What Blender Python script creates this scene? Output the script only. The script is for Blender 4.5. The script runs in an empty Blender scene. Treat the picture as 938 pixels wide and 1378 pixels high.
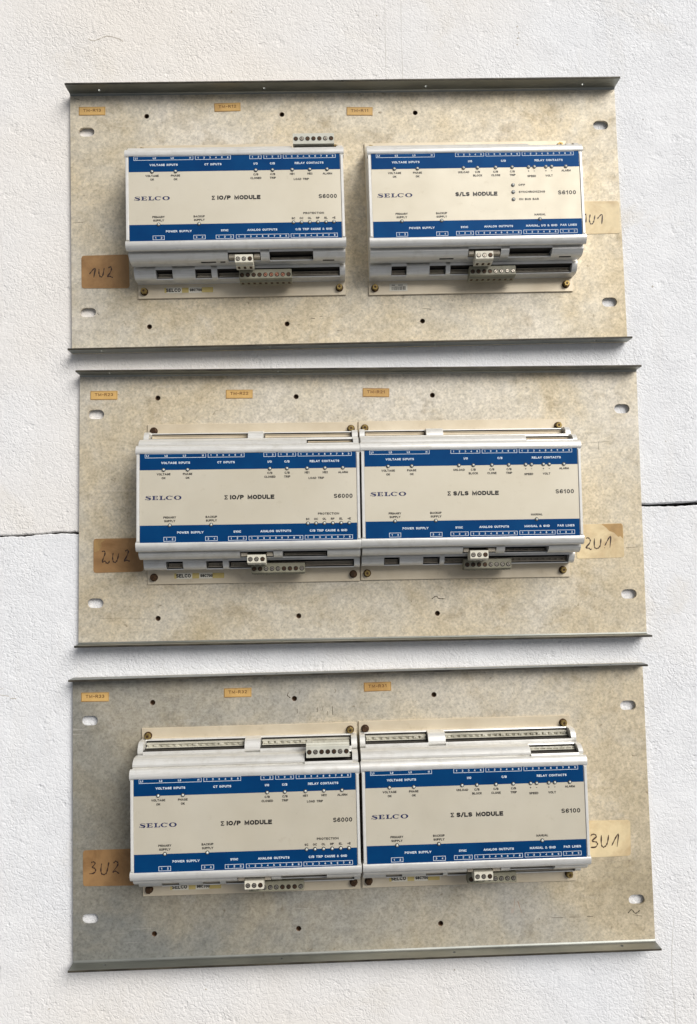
import bpy, math, random
from mathutils import Vector, Matrix
from mathutils.geometry import tessellate_polygon
random.seed(7)
S = 0.001                                   # everything below is written in millimetres
sc = bpy.context.scene
COL = sc.collection

# ------------------------------------------------------------------ camera
cd = bpy.data.cameras.new("camera"); cam = bpy.data.objects.new("camera", cd); COL.objects.link(cam)
cd.sensor_fit = 'VERTICAL'; cd.sensor_height = 24.0; cd.lens = 24.0 * 1000.0 / 1378.0
cd.clip_start = 0.01; cd.clip_end = 200.0
cam.location = (-0.02928, -0.04393, 0.63523)
cam.rotation_euler = (0.05941, -0.02527, -0.01602)
sc.camera = cam

# ------------------------------------------------------------------ sky, sun, exposure
SUN_EL, SUN_AZ = math.radians(42), math.radians(46)      # azimuth measured from +x towards +y
w = bpy.data.worlds.new("World"); sc.world = w; w.use_nodes = True
nt = w.node_tree; bg = nt.nodes["Background"]
sky = nt.nodes.new("ShaderNodeTexSky"); sky.sky_type = 'NISHITA'; sky.sun_disc = False
sky.sun_elevation = SUN_EL; sky.sun_rotation = math.pi / 2 - SUN_AZ
sky.dust_density = 4.0; sky.air_density = 1.0; sky.ozone_density = 1.0
hs = nt.nodes.new("ShaderNodeHueSaturation"); hs.inputs['Saturation'].default_value = 0.3     # thin white overcast: a nearly neutral sky
nt.links.new(sky.outputs[0], hs.inputs['Color']); nt.links.new(hs.outputs[0], bg.inputs[0]); bg.inputs[1].default_value = 0.072
sl = bpy.data.lights.new("sun", 'SUN'); sun = bpy.data.objects.new("sun", sl); COL.objects.link(sun)
sl.energy = 2.75; sl.angle = math.radians(38); sl.color = (1.0, 0.985, 0.965)
d = Vector((math.cos(SUN_EL) * math.cos(SUN_AZ), math.cos(SUN_EL) * math.sin(SUN_AZ), math.sin(SUN_EL)))
sun.rotation_euler = d.to_track_quat('Z', 'Y').to_euler(); sun.location = d * 3
sc.view_settings.view_transform = 'Standard'; sc.view_settings.look = 'None'
sc.view_settings.exposure = 0.11; sc.view_settings.gamma = 1.0
sc.view_settings.use_curve_mapping = False

# ------------------------------------------------------------------ materials
def srgb(r, g, b):
    f = lambda c: (c / 255 / 12.92) if c / 255 <= 0.04045 else ((c / 255 + 0.055) / 1.055) ** 2.4
    return (f(r), f(g), f(b), 1)

class Mat:
    def __init__(self, name, col, rough=0.5, metal=0.0, spec=0.5):
        self.m = bpy.data.materials.new(name); self.m.use_nodes = True
        self.nt = self.m.node_tree; self.b = self.nt.nodes["Principled BSDF"]
        self.b.inputs['Base Color'].default_value = col
        self.b.inputs['Roughness'].default_value = rough
        self.b.inputs['Metallic'].default_value = metal
        self.b.inputs['Specular IOR Level'].default_value = spec
        self.base = None
    def n(self, t, **k):
        x = self.nt.nodes.new(t)
        for a, v in k.items():
            if a in x.inputs: x.inputs[a].default_value = v
            else: setattr(x, a, v)
        return x
    def l(self, a, b): self.nt.links.new(a, b)
    def coord(self, scale=(1, 1, 1)):
        tc = self.n("ShaderNodeTexCoord"); mp = self.n("ShaderNodeMapping"); mp.inputs['Scale'].default_value = scale
        self.l(tc.outputs['Object'], mp.inputs[0])
        oi = self.n("ShaderNodeObjectInfo"); ad = self.n("ShaderNodeVectorMath", operation='MULTIPLY_ADD')
        ad.inputs[1].default_value = (7, 5, 3)
        self.l(oi.outputs['Random'], ad.inputs[0]); self.l(mp.outputs[0], ad.inputs[2])
        return ad.outputs[0]
    def noise(self, vec, scale, detail=4, rough=0.55, dist=0.0):
        x = self.n("ShaderNodeTexNoise"); x.inputs['Scale'].default_value = scale
        x.inputs['Detail'].default_value = detail; x.inputs['Roughness'].default_value = rough
        x.inputs['Distortion'].default_value = dist; self.l(vec, x.inputs['Vector']); return x.outputs['Fac']
    def ramp(self, fac, stops):
        r = self.n("ShaderNodeValToRGB"); e = r.color_ramp.elements
        while len(e) < len(stops): e.new(0.5)
        for i, (p, c) in enumerate(stops):
            e[i].position = p; e[i].color = c if not isinstance(c, float) else (c, c, c, 1)
        self.l(fac, r.inputs[0]); return r.outputs[0]
    def mix(self, fac, a, b, mode='MIX'):
        x = self.n("ShaderNodeMix", data_type='RGBA', blend_type=mode)
        for s, v in ((x.inputs[0], fac), (x.inputs[6], a), (x.inputs[7], b)):
            if isinstance(v, (int, float, tuple)): s.default_value = v
            else: self.l(v, s)
        return x.outputs[2]
    def bump(self, h, dist, strength=1.0):
        x = self.n("ShaderNodeBump"); x.inputs['Distance'].default_value = dist; x.inputs['Strength'].default_value = strength
        self.l(h, x.inputs['Height'])
        if self.base is not None: self.l(self.base, x.inputs['Normal'])
        self.base = x.outputs[0]; self.l(self.base, self.b.inputs['Normal'])
    def color(self, c): self.l(c, self.b.inputs['Base Color'])
    def rough(self, c): self.l(c, self.b.inputs['Roughness'])

def m_foam():
    M = Mat("white_foam", (0.8, 0.8, 0.8, 1), 0.75, 0, 0.3); v = M.coord()
    big = M.noise(v, 1.9, 4); mid = M.noise(v, 45, 5, 0.65)
    c = M.ramp(mid, [(0.3, (0.75, 0.75, 0.755, 1)), (0.7, (0.83, 0.83, 0.83, 1))])
    c = M.mix(M.ramp(big, [(0.46, 0.0), (0.68, 0.8)]), c, (0.82, 0.76, 0.68, 1))
    c = M.mix(M.ramp(M.noise(M.coord((1, 0.10, 1)), 55, 4, 0.6), [(0.55, 0.0), (0.75, 0.25)]), c, (0.72, 0.69, 0.64, 1))     # faint lengthwise streaks
    c = M.mix(M.ramp(M.noise(v, 9, 6, 0.7, 0.5), [(0.58, 0.0), (0.78, 0.5)]), c, (0.70, 0.64, 0.54, 1))                   # handling stains
    sp = M.ramp(M.noise(v, 150, 2, 0.5), [(0.19, (0.5, 0.46, 0.40, 1)), (0.23, (1, 1, 1, 1))])
    M.color(M.mix(1.0, c, sp, 'MULTIPLY'))
    w1 = M.noise(v, 430, 2, 0.5, 0.7); w2 = M.noise(v, 900, 2, 0.5, 0.3); w0 = M.noise(v, 25, 3)
    M.bump(w0, 0.0014, 0.6); M.bump(M.ramp(M.noise(v, 70, 3, 0.6), [(0.62, 1.0), (0.72, 0.0)]), 0.0007, 0.5)      # shallow dents
    mod = M.n("ShaderNodeMath", operation='MULTIPLY'); M.l(M.ramp(w1, [(0.36, 0.0), (0.5, 0.55), (0.64, 1.0)]), mod.inputs[0]); M.l(M.ramp(M.noise(v, 14, 4, 0.7), [(0.35, 0.25), (0.65, 1.0)]), mod.inputs[1])
    M.bump(mod.outputs[0], 0.00031, 1.0)
    M.bump(w2, 0.00020, 0.7)
    vo = M.n("ShaderNodeTexVoronoi", feature='DISTANCE_TO_EDGE'); vo.inputs['Scale'].default_value = 210
    M.l(v, vo.inputs['Vector']); M.bump(M.ramp(vo.outputs['Distance'], [(0.0, 0.0), (0.12, 1.0)]), 0.00018, 0.6)
    return M.m

def m_zinc(name="galvanised_steel", grey=0.0):
    M = Mat(name, (0.5, 0.46, 0.38, 1), 0.5, 0.42); v = M.coord()
    a = M.noise(v, 6, 6, 0.62, 0.4); f = M.noise(v, 480, 4, 0.7); g = M.noise(v, 38, 6, 0.7, 0.3); h = M.noise(v, 15, 6, 0.7, 0.8)
    c = M.ramp(a, [(0.30, srgb(190, 176, 148)), (0.44, srgb(212, 198, 170)), (0.56, srgb(212, 203, 184)), (0.7, srgb(218, 211, 198))])
    c = M.mix(M.ramp(h, [(0.50, 0.0), (0.74, 0.5)]), c, srgb(182, 166, 132))            # ochre grime in clouds
    c = M.mix(M.ramp(M.noise(v, 21, 6, 0.75, 0.5), [(0.54, 0.0), (0.72, 0.6)]), c, srgb(228, 218, 200))      # pale chalky zinc bloom
    c = M.mix(M.ramp(g, [(0.55, 0.0), (0.72, 0.45)]), c, srgb(160, 142, 108))
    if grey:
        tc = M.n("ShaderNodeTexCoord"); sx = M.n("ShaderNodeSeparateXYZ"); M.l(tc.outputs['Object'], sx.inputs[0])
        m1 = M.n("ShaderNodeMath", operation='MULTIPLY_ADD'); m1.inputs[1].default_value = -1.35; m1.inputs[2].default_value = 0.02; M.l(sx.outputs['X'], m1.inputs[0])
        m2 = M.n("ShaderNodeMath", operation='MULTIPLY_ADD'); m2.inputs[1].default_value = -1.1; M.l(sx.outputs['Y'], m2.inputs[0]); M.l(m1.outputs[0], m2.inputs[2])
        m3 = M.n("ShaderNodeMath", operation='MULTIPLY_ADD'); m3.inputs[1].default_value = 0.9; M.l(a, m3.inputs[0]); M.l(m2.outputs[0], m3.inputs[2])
        c = M.mix(M.ramp(m3.outputs[0], [(0.30, 0.0), (0.88, grey)]), c, srgb(112, 117, 116))          # shade and dark reflection painted into the zinc colour, towards lower left
    c = M.mix(1.0, c, M.ramp(f, [(0.32, 0.72), (0.5, 0.96), (0.64, 1.08)]), 'MULTIPLY')
    vo = M.n("ShaderNodeTexVoronoi"); vo.inputs['Scale'].default_value = 260; M.l(v, vo.inputs['Vector'])
    bw = M.n("ShaderNodeRGBToBW"); M.l(vo.outputs['Color'], bw.inputs[0])
    c = M.mix(1.0, c, M.ramp(bw.outputs[0], [(0.2, 0.90), (0.8, 1.04)]), 'MULTIPLY')             # spangle
    s_ = M.noise(v, 170, 2, 0.5, 0.6)
    c = M.mix(M.ramp(s_, [(0.70, 0.0), (0.80, 0.6)]), c, srgb(112, 96, 70))
    sc1 = M.noise(M.coord((0.05, 1, 1)), 420, 2, 0.6); sc2 = M.noise(v, 11, 3)
    k = M.n("ShaderNodeMath", operation='MULTIPLY'); M.l(M.ramp(sc1, [(0.67, 0.0), (0.74, 0.3)]), k.inputs[0]); M.l(M.ramp(sc2, [(0.5, 0.0), (0.62, 1.0)]), k.inputs[1])
    c = M.mix(k.outputs[0], c, srgb(232, 226, 214))                                      # fine scratches along the sheet
    M.color(c)
    M.rough(M.ramp(g, [(0.3, 0.60), (0.7, 0.74)])); M.bump(f, 0.00012, 0.6); M.bump(M.noise(v, 12, 2), 0.0012, 0.3)
    return M.m

def m_flange():
    M = Mat("folded_steel_edge", (0.3, 0.3, 0.27, 1), 0.45, 0.85); v = M.coord((0.25, 1, 1))
    a = M.noise(v, 40, 5, 0.6)
    M.color(M.ramp(a, [(0.3, srgb(120, 122, 117)), (0.7, srgb(164, 165, 158))])); M.bump(M.noise(v, 300, 3), 0.0001, 0.6)
    return M.m

def m_cut():
    M = Mat("cut_steel_rim", (0.05, 0.045, 0.038, 1), 0.6, 0.4); v = M.coord()
    M.color(M.ramp(M.noise(v, 60, 4), [(0.3, srgb(38, 34, 28)), (0.7, srgb(84, 78, 66))])); return M.m

def m_alu(name="anodised_aluminium"):
    M = Mat(name, (0.7, 0.7, 0.7, 1), 0.34, 0.35); v = M.coord((0.04, 1, 1))
    a = M.noise(v, 700, 4, 0.6); b = M.noise(M.coord(), 25, 4)
    M.color(M.ramp(a, [(0.3, srgb(196, 194, 188)), (0.7, srgb(220, 218, 212))]))
    c = M.ramp(a, [(0.3, srgb(212, 210, 204)), (0.7, srgb(232, 230, 224))])
    c = M.mix(M.ramp(M.noise(M.coord(), 130, 4, 0.6), [(0.50, 0.0), (0.85, 0.35)]), c, srgb(160, 150, 128)); M.color(c)     # dust and finger marks
    M.rough(M.ramp(b, [(0.3, 0.28), (0.7, 0.40)])); return M.m

def m_strip():
    M = Mat("cream_lacquered_metal", (0.6, 0.55, 0.46, 1), 0.45, 0.25); v = M.coord()
    g = M.noise(v, 35, 5, 0.6)
    c = M.ramp(g, [(0.3, srgb(204, 189, 162)), (0.7, srgb(220, 207, 182))])
    c = M.mix(M.ramp(M.noise(v, 130, 4, 0.7), [(0.6, 0.0), (0.8, 0.35)]), c, srgb(150, 132, 100)); M.color(c); return M.m

def m_film():
    M = Mat("satin_beige_film", (0.6, 0.56, 0.47, 1), 0.38, 0.34); v = M.coord()
    g = M.noise(v, 14, 4, 0.6)
    c = M.ramp(g, [(0.3, srgb(206, 197, 176)), (0.7, srgb(215, 207, 188))])
    c = M.mix(M.ramp(M.noise(v, 110, 6, 0.75), [(0.60, 0.0), (0.78, 0.30)]), c, srgb(166, 152, 122)); M.color(c)           # smudges
    M.rough(M.ramp(M.noise(v, 60, 4), [(0.3, 0.52), (0.7, 0.62)])); M.bump(M.noise(v, 10, 2), 0.0005, 0.2); return M.m

def m_blue():
    M = Mat("blue_ink", (0, .05, .16, 1), 0.55, 0.25, 0.12); v = M.coord()
    M.color(M.ramp(M.noise(v, 40, 4), [(0.3, srgb(0, 56, 106)), (0.7, srgb(2, 66, 116))])); return M.m

def simple(name, a, b, rough=0.5, metal=0.0, scale=80, spec=0.5, bump=0.0):
    M = Mat(name, a, rough, metal, spec); v = M.coord()
    n = M.noise(v, scale, 4); M.color(M.ramp(n, [(0.3, a), (0.7, b)]))
    if bump: M.bump(n, bump, 0.6)
    return M.m

def m_paper(name, base, dark, amt):
    M = Mat(name, base, 0.55, 0, 0.4); v = M.coord()
    g = M.noise(v, 32, 5, 0.65, 0.6); f = M.noise(v, 160, 3)
    c = M.mix(M.ramp(g, [(0.42, 0.0), (0.72, amt)]), base, dark)
    c = M.mix(0.35, c, M.ramp(f, [(0.3, 0.75), (0.6, 1.0)]), 'MULTIPLY'); M.color(c); M.bump(g, 0.0006, 0.5); return M.m

X = dict(foam=m_foam(), zinc=m_zinc(), zinc_shaded=m_zinc('shaded_galvanised_steel', 0.8), flange=m_flange(), cut=m_cut(), alu=m_alu(), strip=m_strip(), film=m_film(), blue=m_blue(),
    white=simple("white_ink", srgb(214, 224, 232), srgb(226, 232, 236), 0.5),
    ink=simple("black_ink", srgb(18, 15, 14), srgb(30, 26, 24), 0.5),
    navy=simple("navy_ink", srgb(18, 26, 74), srgb(26, 36, 88), 0.5),
    pen=simple("felt_pen", srgb(38, 22, 16), srgb(66, 40, 28), 0.55),
    tagink=simple("brown_type", srgb(96, 62, 26), srgb(120, 80, 36), 0.6),
    tag=m_paper("aged_tape", srgb(212, 172, 106), srgb(160, 118, 66), 0.6),
    paperd=m_paper("brown_aged_label", srgb(166, 128, 84), srgb(112, 78, 44), 0.8),
    stain=m_paper("brown_stain", srgb(176, 142, 92), srgb(104, 78, 46), 0.9),
    paperl=m_paper("cream_label", srgb(222, 202, 160), srgb(172, 138, 96), 0.7),
    trim=simple("pale_side_trim", srgb(216, 214, 208), srgb(232, 230, 224), 0.4, 0.2),
    brass=simple("dull_brass", srgb(132, 110, 62), srgb(178, 154, 96), 0.38, 0.8, 300),
    rust=simple("darkened_bolt", srgb(58, 42, 30), srgb(98, 72, 48), 0.5, 0.6, 300),
    black=simple("cavity_shade_black", srgb(30, 27, 24), srgb(44, 40, 35), 0.6),
    header=simple("grey_socket_plastic", srgb(166, 154, 136), srgb(192, 182, 162), 0.5),
    pale=simple("pale_socket_plastic", srgb(186, 181, 164), srgb(216, 212, 196), 0.5),
    green=simple("grey_green_plastic", srgb(132, 128, 108), srgb(152, 147, 126), 0.5),
    grey=simple("light_grey_plastic", srgb(188, 186, 172), srgb(206, 204, 190), 0.5),
    cream=simple("cream_plastic", srgb(212, 206, 186), srgb(226, 220, 202), 0.5),
    screw=simple("screw_steel", srgb(150, 140, 128), srgb(196, 188, 172), 0.35, 0.8, 500),
    copper=simple("reddish_screw", srgb(150, 96, 74), srgb(190, 132, 104), 0.4, 0.6, 500),
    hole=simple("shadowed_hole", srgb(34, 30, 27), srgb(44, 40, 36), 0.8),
    lens=simple("clear_grey_lens", srgb(186, 188, 182), srgb(206, 208, 202), 0.12),
    ring=simple("dark_lens_ring", srgb(44, 44, 42), srgb(60, 60, 58), 0.4),
    yellow=simple("yellowed_sticker", srgb(206, 186, 120), srgb(188, 166, 98), 0.5),
    sticker=simple("pale_sticker", srgb(214, 208, 190), srgb(224, 218, 202), 0.5),
    scuff=simple("dark_scuff", srgb(48, 40, 30), srgb(84, 72, 54), 0.8),
    redmark=simple("faded_red_mark", srgb(150, 110, 88), srgb(168, 128, 104), 0.8),
    groove=simple("foam_in_groove", srgb(196, 192, 184), srgb(208, 205, 198), 0.8),
    under=simple("dark_gap", srgb(30, 28, 26), srgb(40, 38, 34), 0.9))

# ------------------------------------------------------------------ mesh helpers (mm)
class MB:
    def __init__(s): s.v = []; s.f = []; s.mi = []; s.cur = 0
    def add(s, vs, fs):
        o = len(s.v); s.v += [tuple(p) for p in vs]; s.f += [tuple(o + i for i in f) for f in fs]; s.mi += [s.cur] * len(fs); return s
    def box(s, x0, x1, y0, y1, z0, z1, bev=0.0):
        if bev <= 0:
            v = [(x, y, z) for z in (z0, z1) for (x, y) in ((x0, y0), (x1, y0), (x1, y1), (x0, y1))]
            return s.add(v, [(3, 2, 1, 0), (4, 5, 6, 7), (0, 1, 5, 4), (1, 2, 6, 5), (2, 3, 7, 6), (3, 0, 4, 7)])
        b = bev; v = [(x, y, z0) for (x, y) in ((x0, y0), (x1, y0), (x1, y1), (x0, y1))]
        v += [(x, y, z1 - b) for (x, y) in ((x0, y0), (x1, y0), (x1, y1), (x0, y1))]
        v += [(x, y, z1) for (x, y) in ((x0 + b, y0 + b), (x1 - b, y0 + b), (x1 - b, y1 - b), (x0 + b, y1 - b))]
        f = [(3, 2, 1, 0), (8, 9, 10, 11)]
        for i in range(4):
            j = (i + 1) % 4; f += [(i, j, 4 + j, 4 + i), (4 + i, 4 + j, 8 + j, 8 + i)]
        return s.add(v, f)
    def prism(s, prof, x0, x1):            # prof: list of (y, z)
        n = len(prof); a = sum(prof[i][0] * prof[(i + 1) % n][1] - prof[(i + 1) % n][0] * prof[i][1] for i in range(n))
        if a < 0: prof = prof[::-1]
        v = [(x0, y, z) for y, z in prof] + [(x1, y, z) for y, z in prof]
        f = [(i, (i + 1) % n, n + (i + 1) % n, n + i) for i in range(n)]
        f = [q[::-1] for q in f]
        f += [tuple(range(n))[::-1], tuple(range(n, 2 * n))]
        return s.add(v, f)
    def cyl(s, x, y, z0, z1, r, n=16, r1=None, axis='z'):
        r1 = r if r1 is None else r1; v = []
        for z, rr in ((z0, r), (z1, r1)):
            for i in range(n):
                t = 2 * math.pi * (i + 0.5) / n; v.append((x + rr * math.cos(t), y + rr * math.sin(t), z))
        return s.add(v, [tuple(range(n))[::-1], tuple(range(n, 2 * n))] + [(i, (i + 1) % n, n + (i + 1) % n, n + i) for i in range(n)])
    def rect(s, x0, x1, y0, y1, z): return s.add([(x0, y0, z), (x1, y0, z), (x1, y1, z), (x0, y1, z)], [(0, 1, 2, 3)])
    def ribbon(s, pts, wd, z, smooth=True, taper=True):
        if smooth and len(pts) > 2:
            P = [pts[0]] + list(pts) + [pts[-1]]; out = []
            for i in range(1, len(P) - 2):
                for k in range(5):
                    t = k / 5; a, b, c, e = P[i - 1], P[i], P[i + 1], P[i + 2]
                    out.append(tuple(0.5 * (2 * b[j] + (c[j] - a[j]) * t + (2 * a[j] - 5 * b[j] + 4 * c[j] - e[j]) * t * t + (3 * b[j] - a[j] - 3 * c[j] + e[j]) * t ** 3) for j in (0, 1)))
            out.append(pts[-1]); pts = out
        n = len(pts); v = []
        for i, p in enumerate(pts):
            a = pts[max(i - 1, 0)]; b = pts[min(i + 1, n - 1)]; dx, dy = b[0] - a[0], b[1] - a[1]; L = math.hypot(dx, dy) or 1
            ww = wd[i * (len(wd) - 1) // max(n - 1, 1)] if isinstance(wd, list) else wd * (0.8 + 0.35 * math.sin(i * 1.3 + p[0]))
            if taper and i in (0, n - 1): ww *= 0.5
            nx, ny = -dy / L * ww / 2, dx / L * ww / 2
            v += [(p[0] + nx, p[1] + ny, z + 0.002 * i), (p[0] - nx, p[1] - ny, z + 0.002 * i)]
        return s.add(v, [(2 * i + 1, 2 * i + 3, 2 * i + 2, 2 * i) for i in range(n - 1)])
    def sheet(s, outer, holes, z0, z1):    # plate with real openings
        loops = [outer] + holes
        flat = [p for l in loops for p in l]; tris = tessellate_polygon([[Vector((p[0], p[1], 0)) for p in l] for l in loops])
        n = len(flat); v = [(x, y, z1) for x, y in flat] + [(x, y, z0) for x, y in flat]; f = []
        for t in tris:
            a, b, c = (flat[i] for i in t)
            if (b[0] - a[0]) * (c[1] - a[1]) - (b[1] - a[1]) * (c[0] - a[0]) < 0: t = t[::-1]
            f += [tuple(t), tuple(i + n for i in t)[::-1]]
        o = 0
        for l in loops:
            m = len(l)
            for i in range(m): f.append((o + i, o + (i + 1) % m, o + (i + 1) % m + n, o + i + n))
            o += m
        return s.add(v, f)
    def text(s, t, cx, cy, cap, z, width=None, align='c', bold=0.17, ht=0.17):
        """drafting letters: every stroke is a bar of even weight, as on a screen printed panel"""
        adv = 0; G = []
        for ch in t:
            wd, st = FONT.get(ch, FONT[' ']); G.append((adv, st)); adv += wd + 0.34
        tot = max(adv - 0.34, 0.1) + bold; k = cap; kx = k if width is None else (width - bold * cap) / max(tot - bold, .1)
        if width is None: kx = k * 0.95
        W = kx * (tot - bold) + bold * cap
        ox = (cx - W / 2 if align == 'c' else cx) + bold * cap / 2; oy = cy - cap / 2 + bold * cap / 2; ky = cap * (1 - bold); hw = bold * cap / 2; q = 0
        for a, st in G:
            for pl in st:
                P = [(ox + kx * (a + x), oy + ky * y) for x, y in pl]; v = []; n = len(P)
                closed = n > 2 and math.dist(P[0], P[-1]) < 1e-6
                for i, p in enumerate(P):
                    e = P[i + 1] if i < n - 1 else (P[1] if closed else None); b = P[i - 1] if i > 0 else (P[-2] if closed else None)
                    d1 = None if b is None else ((p[0] - b[0]) / math.dist(p, b), (p[1] - b[1]) / math.dist(p, b))
                    d2 = None if e is None else ((e[0] - p[0]) / math.dist(p, e), (e[1] - p[1]) / math.dist(p, e))
                    u = d1 or d2; w_ = d2 or d1; n1 = (-u[1], u[0]); n2 = (-w_[1], w_[0]); mx, my = n1[0] + n2[0], n1[1] + n2[1]; L = math.hypot(mx, my) or 1
                    mx, my = mx / L, my / L; c = max(mx * n1[0] + my * n1[1], 0.5); r = hw / c
                    ex = ey = 0
                    if b is None: ex, ey = -w_[0] * hw, -w_[1] * hw
                    if e is None: ex, ey = u[0] * hw, u[1] * hw
                    v += [(p[0] + mx * r + ex, p[1] + my * r + ey, z + q), (p[0] - mx * r + ex, p[1] - my * r + ey, z + q)]
                s.add(v, [(2 * i + 1, 2 * i + 3, 2 * i + 2, 2 * i) for i in range(n - 1)]); q = (q + 0.007) % 0.02
        return s
    def build(s, name, mats, parent=None, smooth=None, label=None):
        me = bpy.data.meshes.new(name); me.from_pydata([(x * S, y * S, z * S) for x, y, z in s.v], [], s.f)
        mats = mats if isinstance(mats, (list, tuple)) else [mats]
        for m in mats: me.materials.append(X[m])
        if len(mats) > 1: me.polygons.foreach_set('material_index', s.mi)
        if smooth:
            me.polygons.foreach_set('use_smooth', [True] * len(me.polygons)); me.update()
            me.set_sharp_from_angle(angle=math.radians(smooth))
        me.update(); return obj(name, me, parent, label)

def _arc(cx, cy, rx, ry, a0, a1, n=6): return [(cx + rx * math.cos(math.radians(a0 + (a1 - a0) * i / n)), cy + ry * math.sin(math.radians(a0 + (a1 - a0) * i / n))) for i in range(n + 1)]
FONT = {' ': (.34, []),
'A': (.68, [[(0, 0), (.34, 1), (.68, 0)], [(.12, .34), (.56, .34)]]),
'B': (.58, [[(0, 0), (0, 1), (.33, 1)] + _arc(.33, .76, .22, .24, 90, -90, 4)[1:] + [(.05, .52)], [(.33, .52)] + _arc(.35, .26, .23, .26, 90, -90, 4)[1:] + [(0, 0)]]),
'C': (.62, [_arc(.34, .5, .34, .5, 45, 315, 10)]),
'D': (.62, [[(0, 0), (0, 1), (.27, 1)] + _arc(.27, .5, .35, .5, 90, -90, 7)[1:] + [(0, 0)]]),
'E': (.52, [[(.52, 1), (0, 1), (0, 0), (.52, 0)], [(0, .52), (.46, .52)]]),
'F': (.5, [[(.5, 1), (0, 1), (0, 0)], [(0, .52), (.42, .52)]]),
'G': (.66, [_arc(.34, .5, .34, .5, 45, 340, 10) + [(.66, .45), (.4, .45)]]),
'H': (.58, [[(0, 0), (0, 1)], [(.58, 0), (.58, 1)], [(0, .52), (.58, .52)]]),
'I': (.02, [[(0.01, 0), (0.01, 1)]]),
'K': (.58, [[(0, 0), (0, 1)], [(.55, 1), (.03, .42)], [(.2, .6), (.58, 0)]]),
'L': (.48, [[(0, 1), (0, 0), (.48, 0)]]),
'M': (.72, [[(0, 0), (0, 1), (.36, .12), (.72, 1), (.72, 0)]]),
'N': (.58, [[(0, 0), (0, 1), (.58, 0), (.58, 1)]]),
'O': (.7, [_arc(.35, .5, .35, .5, 90, 450, 14)]),
'P': (.54, [[(0, 0), (0, 1), (.3, 1)] + _arc(.3, .74, .24, .26, 90, -90, 5)[1:] + [(0, .48)]]),
'R': (.58, [[(0, 0), (0, 1), (.3, 1)] + _arc(.3, .74, .24, .26, 90, -90, 5)[1:] + [(0, .48)], [(.3, .46), (.58, 0)]]),
'S': (.56, [_arc(.28, .755, .27, .245, 35, 270, 6)[:-1] + [(.29, .5)] + _arc(.28, .255, .28, .255, 88, -145, 6)[1:]]),
'T': (.6, [[(0, 1), (.6, 1)], [(.3, 1), (.3, 0)]]),
'U': (.58, [[(0, 1), (0, .3)] + _arc(.29, .3, .29, .3, 180, 360, 6)[1:] + [(.58, 1)]]),
'V': (.64, [[(0, 1), (.32, 0), (.64, 1)]]),
'W': (.9, [[(0, 1), (.22, 0), (.45, .9), (.68, 0), (.9, 1)]]),
'X': (.6, [[(0, 0), (.6, 1)], [(0, 1), (.6, 0)]]), 'Y': (.62, [[(0, 1), (.31, .45), (.62, 1)], [(.31, .45), (.31, 0)]]),
'Z': (.56, [[(0, 1), (.56, 1), (0, 0), (.56, 0)]]),
'0': (.5, [_arc(.25, .5, .25, .5, 90, 450, 12)]), '1': (.3, [[(.0, .76), (.24, 1), (.24, 0)]]),
'2': (.5, [_arc(.25, .75, .25, .25, 170, -35, 6) + [(0, 0), (.5, 0)]]),
'3': (.5, [_arc(.24, .76, .23, .24, 150, -80, 6) + _arc(.24, .27, .26, .27, 75, -150, 6)]),
'4': (.54, [[(.4, 0), (.4, 1), (0, .3), (.54, .3)]]),
'5': (.5, [[(.45, 1), (.08, 1), (.03, .52)] + _arc(.24, .31, .25, .31, 110, -150, 7)]),
'6': (.5, [_arc(.28, .76, .2, .24, 20, 120, 4) + [(.03, .7), (0, .45)] + _arc(.25, .28, .25, .26, 180, 520, 10)]),
'7': (.5, [[(0, 1), (.5, 1), (.18, 0)]]),
'8': (.5, [_arc(.25, .76, .21, .24, -90, 270, 8), _arc(.25, .26, .25, .26, 90, 450, 10)]),
'9': (.5, [_arc(.25, .7, .25, .3, 0, 360, 10) + _arc(.23, .28, .26, .28, 0, -140, 4)]),
'/': (.34, [[(0, -.04), (.34, 1.04)]]), '-': (.34, [[(0, .42), (.34, .42)]]), '+': (.5, [[(0, .45), (.5, .45)], [(.25, .2), (.25, .7)]]),
',': (.06, [[(.06, .05), (0, -.15)]]), '&': (.66, [[(.66, 0), (.14, .68)] + _arc(.27, .82, .15, .18, 180, 0, 4) + [(.4, .68), (.05, .36)] + _arc(.25, .22, .24, .22, 170, 300, 5) + [(.62, .45)]])}

def obj(name, me, parent=None, label=None):
    o = bpy.data.objects.new(name, me); COL.objects.link(o)
    if parent is not None: o.parent = parent
    if label: o['label'] = label
    return o
def thing(name, label, cat, loc, rz, group=None):
    o = bpy.data.objects.new(name, None); COL.objects.link(o); o.empty_display_size = 0.02
    o.location = (loc[0] * S, loc[1] * S, loc[2] * S); o.rotation_euler = (0, 0, rz); o['label'] = label; o['category'] = cat
    if group: o['group'] = group
    return o

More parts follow.
